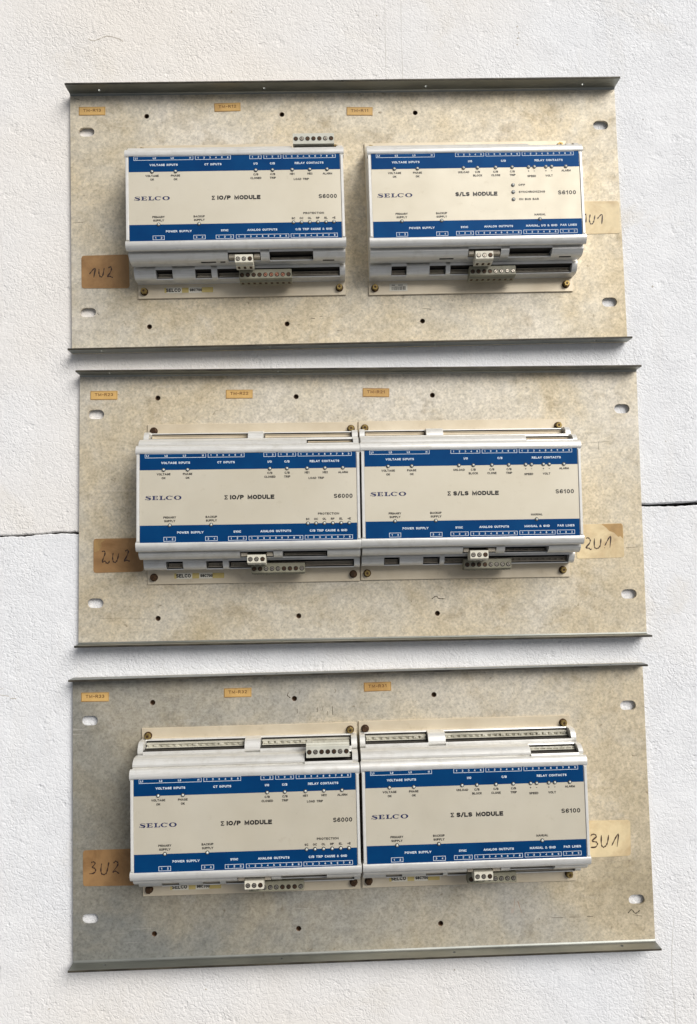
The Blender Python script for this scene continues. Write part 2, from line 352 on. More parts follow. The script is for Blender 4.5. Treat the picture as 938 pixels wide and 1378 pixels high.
# ------------------------------------------------------------------ the white foam boards on the ground
FZ = -3.6
seamL = [(-900, -27.0), (-420, -24.6), (-309, -22.4), (-290, -21.8), (-272, -21.1), (-262, -20.5), (-243, -20.6), (-100, -17.0), (100, -9.0), (243, -4.1), (267, -3.8), (280, -3.5), (292, -2.8), (500, -1.0), (900, 3.0)]
gapw = [(-900, 1.2), (-310, 1.0), (-290, 1.4), (-275, 0.9), (-262, 1.1), (-243, 1.9), (246, 2.3), (256, 2.9), (268, 2.6), (280, 3.1), (292, 3.3), (900, 3.4)]
def interp(t, x):
    for (a, b), (c, e) in zip(t, t[1:]):
        if a <= x <= c: return b + (e - b) * (x - a) / (c - a)
    return t[-1][1]
def foam(sign, name, label):
    mb = MB(); xs = []; x = -900.0
    while x <= 900: xs.append(x); x += 1.5 if -330 < x < 330 else 15
    rnd = random.Random(3 + sign); edge = []; j = 0
    for x in xs:
        j = j * 0.75 + rnd.uniform(-0.3, 0.3); nick = -1.1 * sign * rnd.random() if rnd.random() < 0.08 else 0
        edge.append(interp(seamL, x) + sign * interp(gapw, x) / 2 + j - nick * 0.5)
    n = len(xs); far = 900 * sign
    v = [(x, e, FZ - 1.2) for x, e in zip(xs, edge)] + [(x, e + sign * 0.9, FZ) for x, e in zip(xs, edge)] + [(x, e + sign * 14, FZ) for x, e in zip(xs, edge)] + [(x, far, FZ) for x in xs] + [(x, e, FZ - 30) for x, e in zip(xs, edge)]
    f = []
    for i in range(n - 1):
        for a, b in ((4, 0), (0, 1), (1, 2), (2, 3)):
            q = (a * n + i, a * n + i + 1, b * n + i + 1, b * n + i); f.append(q if sign > 0 else q[::-1])
    mb.add(v, f)
    o = mb.build(name, 'foam', smooth=50); o['kind'] = 'structure'; o['label'] = label
    return o
foam(1, 'foam_floor', 'upper white foam board with embossed skin under the top two plates')
foam(-1, 'foam_floor', 'lower white foam board below the dark seam between boards')
g = MB(); g.rect(-1200, 1200, -1200, 1200, FZ - 30.5); o = g.build('ground', 'under'); o['kind'] = 'structure'
mk = MB()
for st in [[(-236.9, 417.9), (-231.6, 415.8), (-220.5, 420.0), (-210.6, 417.9), (-206.0, 415.2)], [(-308.9, -151.8), (-304.5, -150.0)], [(-308.8, -155.5), (-300.1, -156.9)], [(-298.9, -158.8), (-293.9, -158.9)]]:
    mk.ribbon(st, 0.5 if st[0][1] > 0 else 0.9, FZ + 0.15)
for st in [[(27.5, 460), (27.3, 400), (27.6, 372)], [(42.0, 460), (41.8, 425), (42.3, 372)], [(256.5, -352), (253.0, -392), (255.0, -445)]]:
    pg = MB(); pg.ribbon(st, 0.5, FZ + 0.02, True, True); o = pg.build('pressed_line', 'groove'); o['kind'] = 'structure'; o['label'] = 'faint straight line pressed into the white foam'
for (x, y) in [(-110, 443), (-136.6, -399.3), (146.7, 430), (147.8, 424), (146.9, 419), (146.0, 413), (20, 440)]: mk.cyl(x, y, FZ + 0.02, FZ + 0.16, 0.6, 7)
o = mk.build('pencil_mark', 'header'); o['kind'] = 'structure'; o['label'] = 'faint scratches and specks on the white foam'

# ------------------------------------------------------------------ galvanised mounting plates
PW, PH = 482.6, 232.3
def oblong(cx, cy, wd, h, n=8):
    r = h / 2; pts = []
    for sgn, a0 in ((1, -90), (-1, 90)):
        for i in range(n + 1):
            t = math.radians(a0 + 180 * i / n); pts.append((cx + sgn * (wd / 2 - r) + r * math.cos(t), cy + r * math.sin(t)))
    return pts
def circ(cx, cy, r, n=14): return [(cx + r * math.cos(2 * math.pi * i / n), cy + r * math.sin(2 * math.pi * i / n)) for i in range(n)]
def make_plate(label, loc, rz, h_top, h_bot, tags, papers, marks, holes_y, group):
    t = thing('mounting_plate', label, 'mounting plate', loc, rz, group)
    mb = MB(); W2, H2 = PW / 2, PH / 2
    holes = [oblong(sx * 227.3, sy * 80.4, 13.6, 8.2) for sx in (-1, 1) for sy in (-1, 1)]
    holes += [circ(x, sy * 94, 2.2) for x in (-174.8, -56.2, 61.8) for sy in (-1, 1)]
    out = [(-W2, -H2), (W2, -H2), (W2, H2), (-W2, H2)]
    mb.sheet(out, [h[::-1] for h in holes], -2.0, 0.0); mb.build('sheet_panel', 'zinc_shaded' if loc[1] < -200 else 'zinc', t)
    for x in (-174.8, -56.2, 61.8):
        for sy in (-1, 1):
            pn = MB(); n = 16
            v = [(x + r * math.cos(2 * math.pi * i / n), sy * 94 + r * math.sin(2 * math.pi * i / n), z) for r, z in ((3.6, -2.02), (3.6, -4.0), (2.25, -0.25), (1.75, -0.6), (1.75, -4.0)) for i in range(n)]
            pn.add(v, [(a * n + i, b * n + i, b * n + (i + 1) % n, a * n + (i + 1) % n) for a, b in ((0, 1), (2, 3), (3, 4)) for i in range(n)])
            pn.cyl(x, sy * 94, -4.1, -3.2, 1.8, 12); pn.build('press_nut', 'rust', t)
    for sgn, h in ((1, h_top), (-1, h_bot)):
        fl = MB(); hl = [circ(x, 5.6, 1.3, 10) for x in (-214, -70.6, 71.5, 211)]
        fl.sheet([(-W2, 0.15), (W2, 0.15), (W2, h), (-W2, h)], [c[::-1] for c in hl], 0, 1.6)
        yo = H2 if sgn > 0 else -H2 + 1.6
        fl.v = [(x, yo - z, y) for x, y, z in fl.v]
        # rounded bend along the foot of the flange
        fl.prism([(sgn * (H2 - 1.7), 0.12), (sgn * (H2 - 1.7), 1.5), (sgn * (H2 - 2.2), 0.75), (sgn * (H2 - 3.2), 0.12)], -W2 + 0.1, W2 - 0.1)
        fl.cur = 1; fl.prism([(sgn * H2, h + .05), (sgn * (H2 - 1.6), h + .05), (sgn * (H2 - 1.4), h + .4), (sgn * (H2 - .2), h + .4)], -W2, W2)
        fl.build('folded_flange', ['flange', 'cut'], t)
    for (cx, cy, a, s) in tags:
        tg = MB(); ca, sa = math.cos(a), math.sin(a)
        R = lambda x, y: (cx + ca * x - sa * y, cy + sa * x + ca * y)
        q = [R(-11.5, -3.8), R(11.5, -3.8), R(11.6, 3.8), R(-11.5, 3.8)]
        tg.sheet(q, [], 0.05, 0.3); o = tg.build('tape_tag', 'tag', t)
        tx = MB(); tx.text(s, 0, 0.6, 2.6, 0.34, width=15.5, bold=0.18); 
        for pl in ([(-11.1, -3.5), (11.1, -3.5)], [(11.1, -3.5), (11.1, 3.5)], [(11.1, 3.5), (-11.1, 3.5)], [(-11.1, 3.5), (-11.1, -3.5)]): tx.ribbon(pl, 0.3, 0.33, False, False)
        tx.v = [(*R(x, y), z) for x, y, z in tx.v]
        tx.build('typed_text', 'tagink', o)
    for (pts, mat, strokes, lab) in papers:
        rp = []; n = len(pts)
        for i, p in enumerate(pts):        # rounded corners
            a, b = pts[i - 1], pts[(i + 1) % n]
            for q, k in ((a, 1), (None, 0), (b, 1)):
                if q is None: rp.append((p[0] + 0.6 * sum((c[0] - p[0]) / math.dist(c, p) for c in (a, b)), p[1] + 0.6 * sum((c[1] - p[1]) / math.dist(c, p) for c in (a, b)))); continue
                L = math.dist(p, q); rp.append((p[0] + (q[0] - p[0]) * 2.2 / L, p[1] + (q[1] - p[1]) * 2.2 / L))
        pp = MB(); pp.sheet(rp, [], 0.05, 0.32); o = pp.build('paper_label', mat, t, label=lab)
        if '2U1' in lab or '2U2' in lab:
            st_ = MB(); q = [(205.5, -20.1), (222.6, -19.8), (223.9, -21.5), (223.9, -33.0), (221.5, -30.5), (219.8, -31.4), (216.5, -27.8), (212.0, -26.0), (209.5, -23.2)] if '2U1' in lab else [(-228.6, -27.2), (-228.2, -37.5), (-224.5, -36.2), (-222.0, -32.4), (-222.8, -29.6), (-219.5, -27.4), (-221.0, -26.4)]
            st_.sheet(q if '2U1' not in lab else q[::-1], [], 0.33, 0.345); st_.build('brown_stain', 'stain', o)
        hw = MB()
        for st in strokes: hw.ribbon(st, 1.15, 0.36)
        hw.build('handwriting', 'pen', o)
    sc_, rd = MB(), MB()
    for st in marks:
        red = 120 < st[0][0] < 131 and st[0][1] < -70 and loc[1] < -200
        (rd if red else sc_).ribbon(st, 0.85 if math.dist(st[0], st[-1]) < 12 else 0.3, 0.04)
    o = sc_.build('scuff_mark', 'scuff', t); o['kind'] = 'stuff'
    if rd.v: rd.build('pen_mark', 'redmark', t)
    return t

HW = {
'1U2': [[(-225.8, -46.8), (-220.9, -41.6), (-222.1, -50.0)], [(-217.5, -42.4), (-217.5, -46.6), (-216.3, -49.4), (-214.4, -48.4), (-213.0, -41.8)], [(-209.5, -41.9), (-207.8, -40.6), (-206.8, -42.6), (-208.1, -46.1), (-210.4, -49.3), (-208.5, -49.0), (-205.7, -50.3)]],
'1U1': [[(206.2, -5.4), (209.9, -1.0), (209.6, -8.6)], [(213.8, -1.3), (212.8, -6.2), (213.7, -9.7), (215.5, -9.6), (216.9, -6.8), (218.0, -1.9)], [(219.8, -5.4), (224.4, -1.5), (223.6, -10.4)]],
'2U2': [[(-222.1, -37.1), (-220.1, -36.6), (-219.3, -38.6), (-220.8, -42.9), (-221.6, -45.9), (-219.4, -45.0), (-217.9, -46.8), (-216.1, -46.4), (-215.7, -44.6)], [(-212.5, -38.4), (-212.9, -42.7), (-212.1, -45.8), (-210.1, -45.9), (-208.8, -43.5), (-207.7, -38.7)], [(-202.4, -37.0), (-200.8, -35.9), (-199.7, -37.4), (-201.2, -41.6), (-203.3, -45.3), (-201.1, -44.5), (-198.5, -45.6)]],
'2U1': [[(191.6, -32.4), (193.4, -31.6), (195.2, -33.6), (194.4, -36.5), (191.2, -40.2), (193.6, -40.5), (195.2, -41.7), (196.2, -41.2)], [(198.9, -32.2), (198.6, -38.9), (199.8, -40.9), (201.8, -40.7), (203.7, -38.4), (204.6, -32.3)], [(207.7, -38.7), (212.9, -30.5), (212.1, -40.5)], [(207.1, -40.4), (207.8, -40.5)]],
'3U2': [[(-226.3, -34.9), (-224.0, -34.5), (-223.0, -36.0), (-225.2, -38.8), (-223.1, -39.8), (-222.7, -42.1), (-224.8, -43.7), (-227.8, -43.9)], [(-217.6, -35.9), (-218.3, -41.6), (-217.1, -44.7), (-214.4, -44.4), (-213.1, -41.8), (-211.7, -35.1)], [(-207.9, -36.1), (-206.2, -34.5), (-204.3, -35.9), (-205.0, -38.6), (-208.5, -43.2), (-206.2, -42.5), (-203.2, -44.8)]],
'3U1': [[(190.5, -27.0), (192.1, -25.6), (194.3, -26.0), (195.1, -27.8), (191.4, -31.1), (194.8, -32.0), (195.9, -33.8), (194.1, -36.1), (190.1, -36.3)], [(199.5, -26.4), (199.2, -33.9), (200.6, -36.4), (202.7, -35.6), (204.5, -32.6), (205.7, -26.5)], [(208.0, -35.4), (213.8, -26.0), (212.5, -36.6)]]}
MK = [
[[(-219.4, -80.9), (-218.1, -82.9)], [(-239.8, -1.0), (-230.8, -0.5)], [(61.8, -82.7), (69.5, -83.6)], [(53.2, -86.5), (53.8, -87.2)], [(88.1, -76.0), (88.7, -76.7)], [(-35.7, -89.3), (-31.8, -90.0)], [(-27.9, -88.1), (-25.3, -87.9)], [(-237.7, 110.7), (-233.2, 109.9)], [(237.9, 110.4), (240.7, 112.1)], [(179.9, 102.5), (180.2, 101.8)], [(-12.7, -100.9), (-8.8, -100.4)]],
[[(57.2, -81.7), (61.1, -79.3), (62.9, -81.2), (68.7, -81.9)], [(39.4, -83.3), (40.0, -83.9)], [(84.7, 102.1), (85.3, 102.1)], [(189.0, 50.1), (215.1, 51.8)], [(205.4, 51.9), (205.7, 44.1)], [(-228.1, -92.9), (-182.8, -94.4)], [(225.9, -40.7), (236.3, -40.2)]],
[[(-61.3, 99.1), (-61.9, 96.6), (-59.5, 94.7)], [(-51.2, 100.1), (-52.5, 97.0)], [(-90.2, 85.7), (-90.2, 82.0)], [(-28.4, 82.7), (-29.1, 79.0)], [(-24.6, 86.9), (-24.1, 79.5)], [(-37.1, 86.1), (-37.2, 82.4)], [(-32.1, 87.2), (-32.8, 83.5)], [(-54.0, 85.3), (-54.1, 81.6)], [(124.6, -75.9), (123.0, -87.3)], [(127.0, -78.4), (129.8, -87.6)], [(121.9, -83.7), (121.7, -87.9)], [(154.5, -80.9), (155.1, -81.8)], [(144.0, -92.9), (145.2, -93.5)], [(154.6, -92.6), (164.6, -93.0)], [(169.7, -92.6), (179.7, -92.9)], [(184.7, -92.5), (189.7, -92.7)], [(219.3, -91.3), (222.6, -88.4), (225.6, -91.5), (229.5, -89.2)], [(223.7, -92.6), (231.1, -94.1)]]]
POSE = [((-8.35, 252.65), 0.01294), ((0, 0), 0.0), ((-3.86, -256.75), 0.00699)]
G1 = 'galvanised mounting plates on the foam'
make_plate('topmost galvanised steel plate, paper labels 1U2 and 1U1, gap between its two units', (*POSE[0][0], 0), POSE[0][1], 13.6, 10.6,
    [(-222.3, 99.2, 0.0, 'TM-R13'), (-104, 101.2, 0.02, 'TM-R12'), (12.5, 95.9, -0.02, 'TM-R11')],
    [([(-232.6, -30.4), (-192.0, -30.0), (-191.4, -59.8), (-232.6, -59.2)], 'paperd', HW['1U2'], 'brown aged paper label handwritten 1U2'),
     ([(198.5, 10.8), (240.2, 10.4), (239.6, -18.8), (198, -19)], 'paperl', HW['1U1'], 'cream paper label handwritten 1U1, partly hidden')], MK[0], 0, G1)
make_plate('middle galvanised steel plate with paper labels 2U2 and 2U1', (*POSE[1][0], 0), POSE[1][1], 10.8, 10.6,
    [(-220.7, 96.8, 0.0, 'TM-R23'), (-105.1, 96.7, 0.0, 'TM-R22'), (12.8, 96.8, -0.02, 'TM-R21')],
    [([(-229.0, -26.0), (-187.5, -25.9), (-187.0, -54.4), (-229.0, -54.9)], 'paperd', HW['2U2'], 'brown wrinkled paper label handwritten 2U2'),
     ([(185.6, -20.2), (224.2, -19.5), (224.4, -49.0), (183.0, -49.6)], 'paperl', HW['2U1'], 'cream paper label handwritten 2U1 with a brown corner')], MK[1], 0, G1)
make_plate('lowest galvanised steel plate with paper labels 3U2 and 3U1, shade painted in at lower left', (*POSE[2][0], 0), POSE[2][1], 10.6, 12.0,
    [(-222.7, 99.9, -0.01, 'TM-R33'), (-103.7, 100.3, 0.0, 'TM-R32'), (14.1, 102.0, 0.01, 'TM-R31')],
    [([(-232.9, -25.0), (-190.0, -25.0), (-190.0, -54.6), (-232.9, -53.8)], 'paperd', HW['3U2'], 'orange brown paper label handwritten 3U2'),
     ([(186.0, -14.4), (224.7, -15.0), (223.8, -44.2), (186.1, -44.6)], 'paperl', HW['3U1'], 'cream paper label handwritten 3U1')], MK[2], 0, G1)

# ------------------------------------------------------------------ shared small parts
def mesh_of(mb, name, mats, smooth=None):
    o = mb.build(name, mats, None, smooth); me = o.data; bpy.data.objects.remove(o); return me
def bolt_mesh(m):
    mb = MB(); mb.cur = 1; mb.cyl(0, 0, 0.05, 0.7, 3.3, 20)                    # washer
    mb.cur = 0; mb.cyl(0, 0, 0.7, 3.6, 2.75, 6); mb.cyl(0, 0, 3.6, 4.0, 2.75, 6, 2.3)
    mb.cur = 1; mb.cyl(0, 0, 4.0, 4.15, 1.1, 10)
    mb.cur = 0; mb.cyl(0, 0, -5.8, 0.05, 1.3, 8)                               # shank through the plate to the foam
    return mesh_of(mb, 'bolt', [m, 'rust'])
BOLT = {'brass': bolt_mesh('brass'), 'rust': bolt_mesh('rust')}
def led_mesh():
    mb = MB(); mb.cur = 1; mb.cyl(0, 0, 0.0, 0.35, 1.55, 16, 1.45)
    mb.cur = 0
    n = 12; v = []; f = []
    for k in range(4):
        t = k * math.pi / 2 / 4; r = 1.0 * math.cos(t); z = 0.35 + 0.6 * math.sin(t)
        v += [(r * math.cos(2 * math.pi * i / n), r * math.sin(2 * math.pi * i / n), z) for i in range(n)]
    v.append((0, 0, 0.95))
    for k in range(3):
        for i in range(n): f.append((k * n + i, k * n + (i + 1) % n, (k + 1) * n + (i + 1) % n, (k + 1) * n + i))
    for i in range(n): f.append((3 * n + i, 3 * n + (i + 1) % n, 4 * n))
    mb.add(v, f); return mesh_of(mb, 'indicator_light', ['lens', 'ring'], 60)
LED = led_mesh()
def tscrew(m):
    mb = MB(); n = 16                                             # dark disc paints the shade of a well; slotted screw head sits on it
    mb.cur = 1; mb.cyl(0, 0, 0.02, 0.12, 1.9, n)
    mb.cur = 0; mb.cyl(0.1, -0.15, 0.12, 0.3, 1.4, 12)
    mb.cur = 1; a = 0.7; ca, sa = math.cos(a), math.sin(a)
    mb.add([(ca * x - sa * y + .1, sa * x + ca * y - .12, 0.32) for x, y in ((-1.1, -.22), (1.1, -.22), (1.1, .22), (-1.1, .22))], [(0, 1, 2, 3)])
    return mesh_of(mb, 'terminal_screw', [m, 'hole'])
TS = {'screw': tscrew('screw'), 'copper': tscrew('copper'), 'dark': tscrew('rust')}

# ------------------------------------------------------------------ the front print
def box_digits(mb, x0, x1, y0, y1, z, items):
    t = 0.32
    mb.rect(x0, x1, y0, y0 + t, z); mb.rect(x0, x1, y1 - t, y1, z); mb.rect(x0, x0 + t, y0 + t, y1 - t, z); mb.rect(x1 - t, x1, y0 + t, y1 - t, z)
    n = len(items); p = (x1 - x0) / n
    for i, s in enumerate(items): mb.text(s, x0 + p * (i + 0.5), (y0 + y1) / 2, 1.6, z, bold=0.2)
def selco(mb, x, y, W, H, z):
    c = W / 30.0; k = H / 3.5
    def P(pts, f=None): mb.add([(x + a * c, y + b * k, z) for a, b in pts], [tuple(range(len(pts)))] if f is None else f)
    def arc(ox, a0, a1, ro, ri, cx, n=18):
        v = []; 
        for i in range(n + 1):
            t = math.radians(a0 + (a1 - a0) * i / n); v += [(cx + ro[0] * math.cos(t), 1.75 + ro[1] * math.sin(t)), (cx + ri[0] * math.cos(t), 1.75 + ri[1] * math.sin(t))]
        P(v, [(2 * i, 2 * i + 2, 2 * i + 3, 2 * i + 1) for i in range(n)])
    # S
    S_ = [(4.6, 2.9), (3.6, 3.3), (2.2, 3.2), (1.2, 2.7), (1.8, 2.15), (3.2, 1.75), (4.6, 1.25), (4.5, 0.55), (3.2, 0.2), (1.8, 0.3), (0.8, 0.8)]
    m2 = MB(); m2.ribbon([(a * c, b * k) for a, b in S_], [.3, .3, .45, .8, 1.0, 1.1, 1.0, .8, .45, .3, .3], 0); mb.add([(x + a, y + b, z) for a, b, _ in m2.v], m2.f)
    P([(4.7, 2.4), (5.0, 2.4), (5.0, 3.5), (4.7, 3.5)]); P([(0.4, 0), (0.7, 0), (0.7, 1.2), (0.4, 1.2)])
    # E
    o = 6.0
    P([(o, 0), (o + 4.9, 0), (o + 4.9, .4), (o, .4)]); P([(o, 3.1), (o + 4.7, 3.1), (o + 4.7, 3.5), (o, 3.5)]); P([(o + .8, .4), (o + 2.2, .4), (o + 2.2, 3.1), (o + .8, 3.1)])
    P([(o + 2.2, 1.6), (o + 3.6, 1.6), (o + 3.6, 1.95), (o + 2.2, 1.95)]); P([(o + 3.6, 1.2), (o + 3.9, 1.2), (o + 3.9, 2.4), (o + 3.6, 2.4)])
    P([(o + 3.7, .4), (o + 4.9, .4), (o + 4.9, 1.3)]); P([(o + 3.6, 3.1), (o + 4.7, 2.3), (o + 4.7, 3.1)])
    # L
    o = 12.0
    P([(o, 0), (o + 4.8, 0), (o + 4.8, .4), (o, .4)]); P([(o, 3.1), (o + 3, 3.1), (o + 3, 3.5), (o, 3.5)]); P([(o + .8, .4), (o + 2.2, .4), (o + 2.2, 3.1), (o + .8, 3.1)]); P([(o + 3.5, .4), (o + 4.8, .4), (o + 4.8, 1.5)])
    # C and O
    arc(0, 42, 318, (3.0, 1.8), (1.6, 1.4), 20.3); P([(22.4, 2.2), (22.7, 2.2), (22.7, 3.5), (22.4, 3.5)])
    arc(0, 0, 360, (3.1, 1.8), (1.6, 1.4), 27.0, 26)
def sigma(mb, x, y, h, z):
    P = lambda pts: mb.add([(x + a * h, y + b * h, z) for a, b in pts], [tuple(range(len(pts)))])
    P([(0, .82), (.75, .82), (.75, 1), (0, 1)]); P([(0, 0), (.78, 0), (.78, .18), (0, .18)])
    P([(0, .82), (.34, .5), (.62, .5), (.27, .82)]); P([(0, .18), (.27, .18), (.62, .5), (.34, .5)])
    P([(.65, .72), (.75, .72), (.75, .86), (.65, .86)]); P([(.68, .14), (.78, .14), (.78, .3), (.68, .3)])

def front(kind, variant, parent):
    Z = 39.2
    p = MB(); p.box(-86.9, 86.9, -34.2, 39.0, 38.95, Z, 0.1); fp = p.build('front_panel', 'film', parent)
    for y0, y1 in ((24.3, 38.8), (-34.0, -20.1)):
        b = MB(); b.sheet([(-86.7, y0), (86.7, y0), (86.7, y1), (-86.7, y1)], [], Z + .01, Z + .07); b.build('blue_band', 'blue', fp)
    wt, dk, nv = MB(), MB(), MB(); zw, zd = Z + .12, Z + .08; c = 1.75; B = 0.23
    V = lambda s, x, y, w=None: wt.text(s, x, y, c, zw, w, bold=B)
    K = lambda s, x, y, w=None: dk.text(s, x, y, c, zd, w, bold=B)
    D = lambda n: [str(i + 1) for i in range(n)]
    leds = []
    yb0, yb1 = 34.0, 37.5
    t_ = 0.32
    wt.rect(-82.6, -33.9, yb0, yb0 + t_, zw); wt.rect(-82.6, -33.9, yb1 - t_, yb1, zw); wt.rect(-82.6, -82.3, yb0 + t_, yb1 - t_, zw); wt.rect(-34.2, -33.9, yb0 + t_, yb1 - t_, zw)
    for s, x in (('L1', -80.4), ('L2', -65.6), ('L3', -51.0), ('N', -36.3)): wt.text(s, x, 35.75, 1.6, zw, bold=B)
    V('VOLTAGE INPUTS', -58.1, 30.0, 23); V('RELAY CONTACTS', 61.2, 30.0, 23.8)
    K('VOLTAGE', -67.7, 20.9); K('OK', -67.7, 17.8); K('PHASE', -48.6, 20.9); K('OK', -48.6, 17.8)
    leds += [(-67.7, 24.4), (-48.5, 24.4)]
    K('PRIMARY', -62.9, -13.8); K('SUPPLY', -62.9, -16.7); K('BACKUP', -29.8, -13.8); K('SUPPLY', -29.8, -16.7)
    leds += [(-62.9, -20.1), (-30.0, -20.1)]
    V('POWER SUPPLY', -46.6, -26.0, 21)
    box_digits(wt, -67.8, -58.3, -33.0, -29.4, zw, ['1', '2']); box_digits(wt, -34.7, -25.0, -33.0, -29.4, zw, ['3', '4'])
    selco(nv, -82.8, 0.3, 29.2, 3.3, zd)
    if kind == 6000:
        box_digits(wt, -32.3, -3.1, yb0, yb1, zw, D(6)); box_digits(wt, 12.3, 22.1, yb0, yb1, zw, D(2)); box_digits(wt, 23.9, 38.3, yb0, yb1, zw, D(3)); box_digits(wt, 39.9, 83.2, yb0, yb1, zw, D(9))
        V('CT INPUTS', -17.8, 30.0, 14); V('I/O', 17.2, 30.0); V('C/B', 31.0, 30.0)
        leds += [(17.2, 24.4), (31.0, 24.4), (47.2, 24.4), (61.6, 24.4), (75.9, 24.4)]
        K('C/B', 17.2, 20.9); K('CLOSED', 17.2, 17.8); K('C/B', 31.1, 20.9); K('TRIP', 31.1, 17.8); K('NE1', 47.1, 20.9); K('NE2', 61.7, 20.9); K('LOAD TRIP', 54.5, 16.4); K('ALARM', 76.1, 20.8)
        sigma(dk, -19.3, -0.05, 3.4, zd); dk.text('IO/P MODULE', -14.8, 1.7, 3.5, zd, 35.4, 'l', bold=0.28); dk.text('S6000', 68.4, 1.6, 3.4, zd, 15.0, 'l', bold=0.2)
        K('PROTECTION', 63.9, -12.5, 17)
        for s, x in zip(('SC', 'OC', 'OL', 'RP', 'EL', '+E'), (47.2, 53.8, 60.5, 67.2, 73.9, 80.4)): K(s, x, -16.7); leds.append((x, -20.2))
        V('SYNC', -9.2, -25.9); V('ANALOG OUTPUTS', 21.5, -25.9, 24.5); V('C/B TRIP CAUSE & GND', 63.7, -26.0, 30.0)
        box_digits(wt, -16.5, -1.9, -33.0, -29.6, zw, D(3)); box_digits(wt, -0.1, 43.3, -33.0, -29.6, zw, D(9)); box_digits(wt, 44.7, 83.1, -33.0, -29.6, zw, D(8))
    else:
        box_digits(wt, -16.7, 7.3, yb0, yb1, zw, D(5)); box_digits(wt, 8.8, 37.5, yb0, yb1, zw, D(6)); box_digits(wt, 39.1, 82.5, yb0, yb1, zw, D(9))
        V('I/O', -4.5, 30.0); V('C/B', 23.3, 30.0)
        leds += [(x, 24.4) for x in (-10.2, 1.5, 16.6, 30.4, 44.2, 49.0, 58.7, 63.5, 75.4)]
        K('UNLOAD', -10.2, 20.8); K('C/B', 1.4, 20.8); K('BLOCK', 1.4, 17.8); K('C/B', 16.5, 20.8); K('CLOSE', 16.5, 17.8); K('C/B', 30.5, 20.8); K('TRIP', 30.5, 17.8)
        K('+', 44.1, 21.0); K('-', 48.9, 21.0); K('SPEED', 46.5, 16.6); K('+', 58.6, 21.0); K('-', 63.4, 21.0); K('VOLT', 61.1, 16.8); K('ALARM', 75.5, 21.0)
        if variant == 'plain': dk.text('S/LS MODULE', -17.8, 2.1, 3.5, zd, 35.0, 'l', bold=0.28)
        else: sigma(dk, -20.0, 0.0, 3.4, zd); dk.text('S/LS MODULE', -15.4, 1.7, 3.5, zd, 37.0, 'l', bold=0.28)
        dk.text('S6100', 67.9, 2.2, 3.4, zd, 15.0, 'l', bold=0.2)
        K('MANUAL', 52.0, -16.2); leds.append((51.8, -20.1))
        V('SYNC', -11.3, -25.9); V('ANALOG OUTPUTS', 17.1, -25.7, 24); V('PAR LINES', 75.5, -25.5, 13.8)
        if variant == 'plain': V('MANUAL, I/O & GND', 53.0, -25.6, 26)
        else: V('MANUAL & GND', 52.0, -25.6, 20.5)
        box_digits(wt, -18.3, -3.8, -32.8, -29.3, zw, D(3)); box_digits(wt, -2.2, 35.9, -32.8, -29.3, zw, D(8)); box_digits(wt, 37.6, 66.7, -32.6, -29.1, zw, D(6)); box_digits(wt, 68.1, 82.6, -32.4, -29.0, zw, D(3))
        if variant == 'plain':
            for s, y, ww in (('OFF', 9.2, 5.6), ('SYNCHRONIZING', 3.2, 22), ('ON BUS BAR', -3.0, 16.5)):
                dk.text(s, 35.1, y, c, zd, ww, 'l', bold=B); leds.append((30.5, y))
    wt.build('white_lettering', 'white', fp)['kind'] = 'stuff'; dk.build('black_lettering', 'ink', fp)['kind'] = 'stuff'; nv.build('maker_name', 'navy', fp)
    for x, y in leds:
        o = obj('indicator_light', LED, parent); o.location = (x * S, y * S, (Z + .08) * S)

# ------------------------------------------------------------------ the stepped aluminium housing
YC = 1.8
def Y(side, s): return YC + side * s
T2 = [(41.8, 18.2), (41.8, 32.2), (42.6, 32.4), (43.3, 33.3), (44.8, 33.2), (46.4, 31.9), (47.8, 30.2), (48.7, 28.5), (49.1, 26.6), (49.1, 19.6), (48.8, 18.9), (46.6, 18.2)]
T3 = [(41.8, 1.6), (41.8, 15.4), (48.0, 15.5), (49.0, 16.7), (50.4, 17.1), (52.6, 16.7), (54.8, 15.6), (56.5, 14.2), (57.5, 12.6), (57.9, 10.6), (57.9, 1.6)]
def T2p(r): return [(41.8, 18.2), (41.8, 34.2), (42.8, 34.0), (43.8, 33.6), (43.8, 22), (48.2, 22), (48.2, r), (49.1, r - .4), (49.1, 19.0), (48.6, 18.2)]
def T3p(r): return [(41.8, 1.6), (41.8, 17.6), (48.3, 17.6), (50.2, 17.3), (51.0, 17.1), (51.0, 4), (57.0, 4), (57.0, r), (57.9, r - .4), (57.9, 1.6)]
LIP = [(34.8, 33.6), (34.8, 38.9), (35.5, 38.9), (35.8, 39.7), (36.6, 40.1), (38.6, 40.0), (40.4, 39.4), (41.8, 38.3), (42.6, 37.2), (42.7, 36.4), (42.2, 35.7), (40.6, 35.4), (40.2, 33.6)]
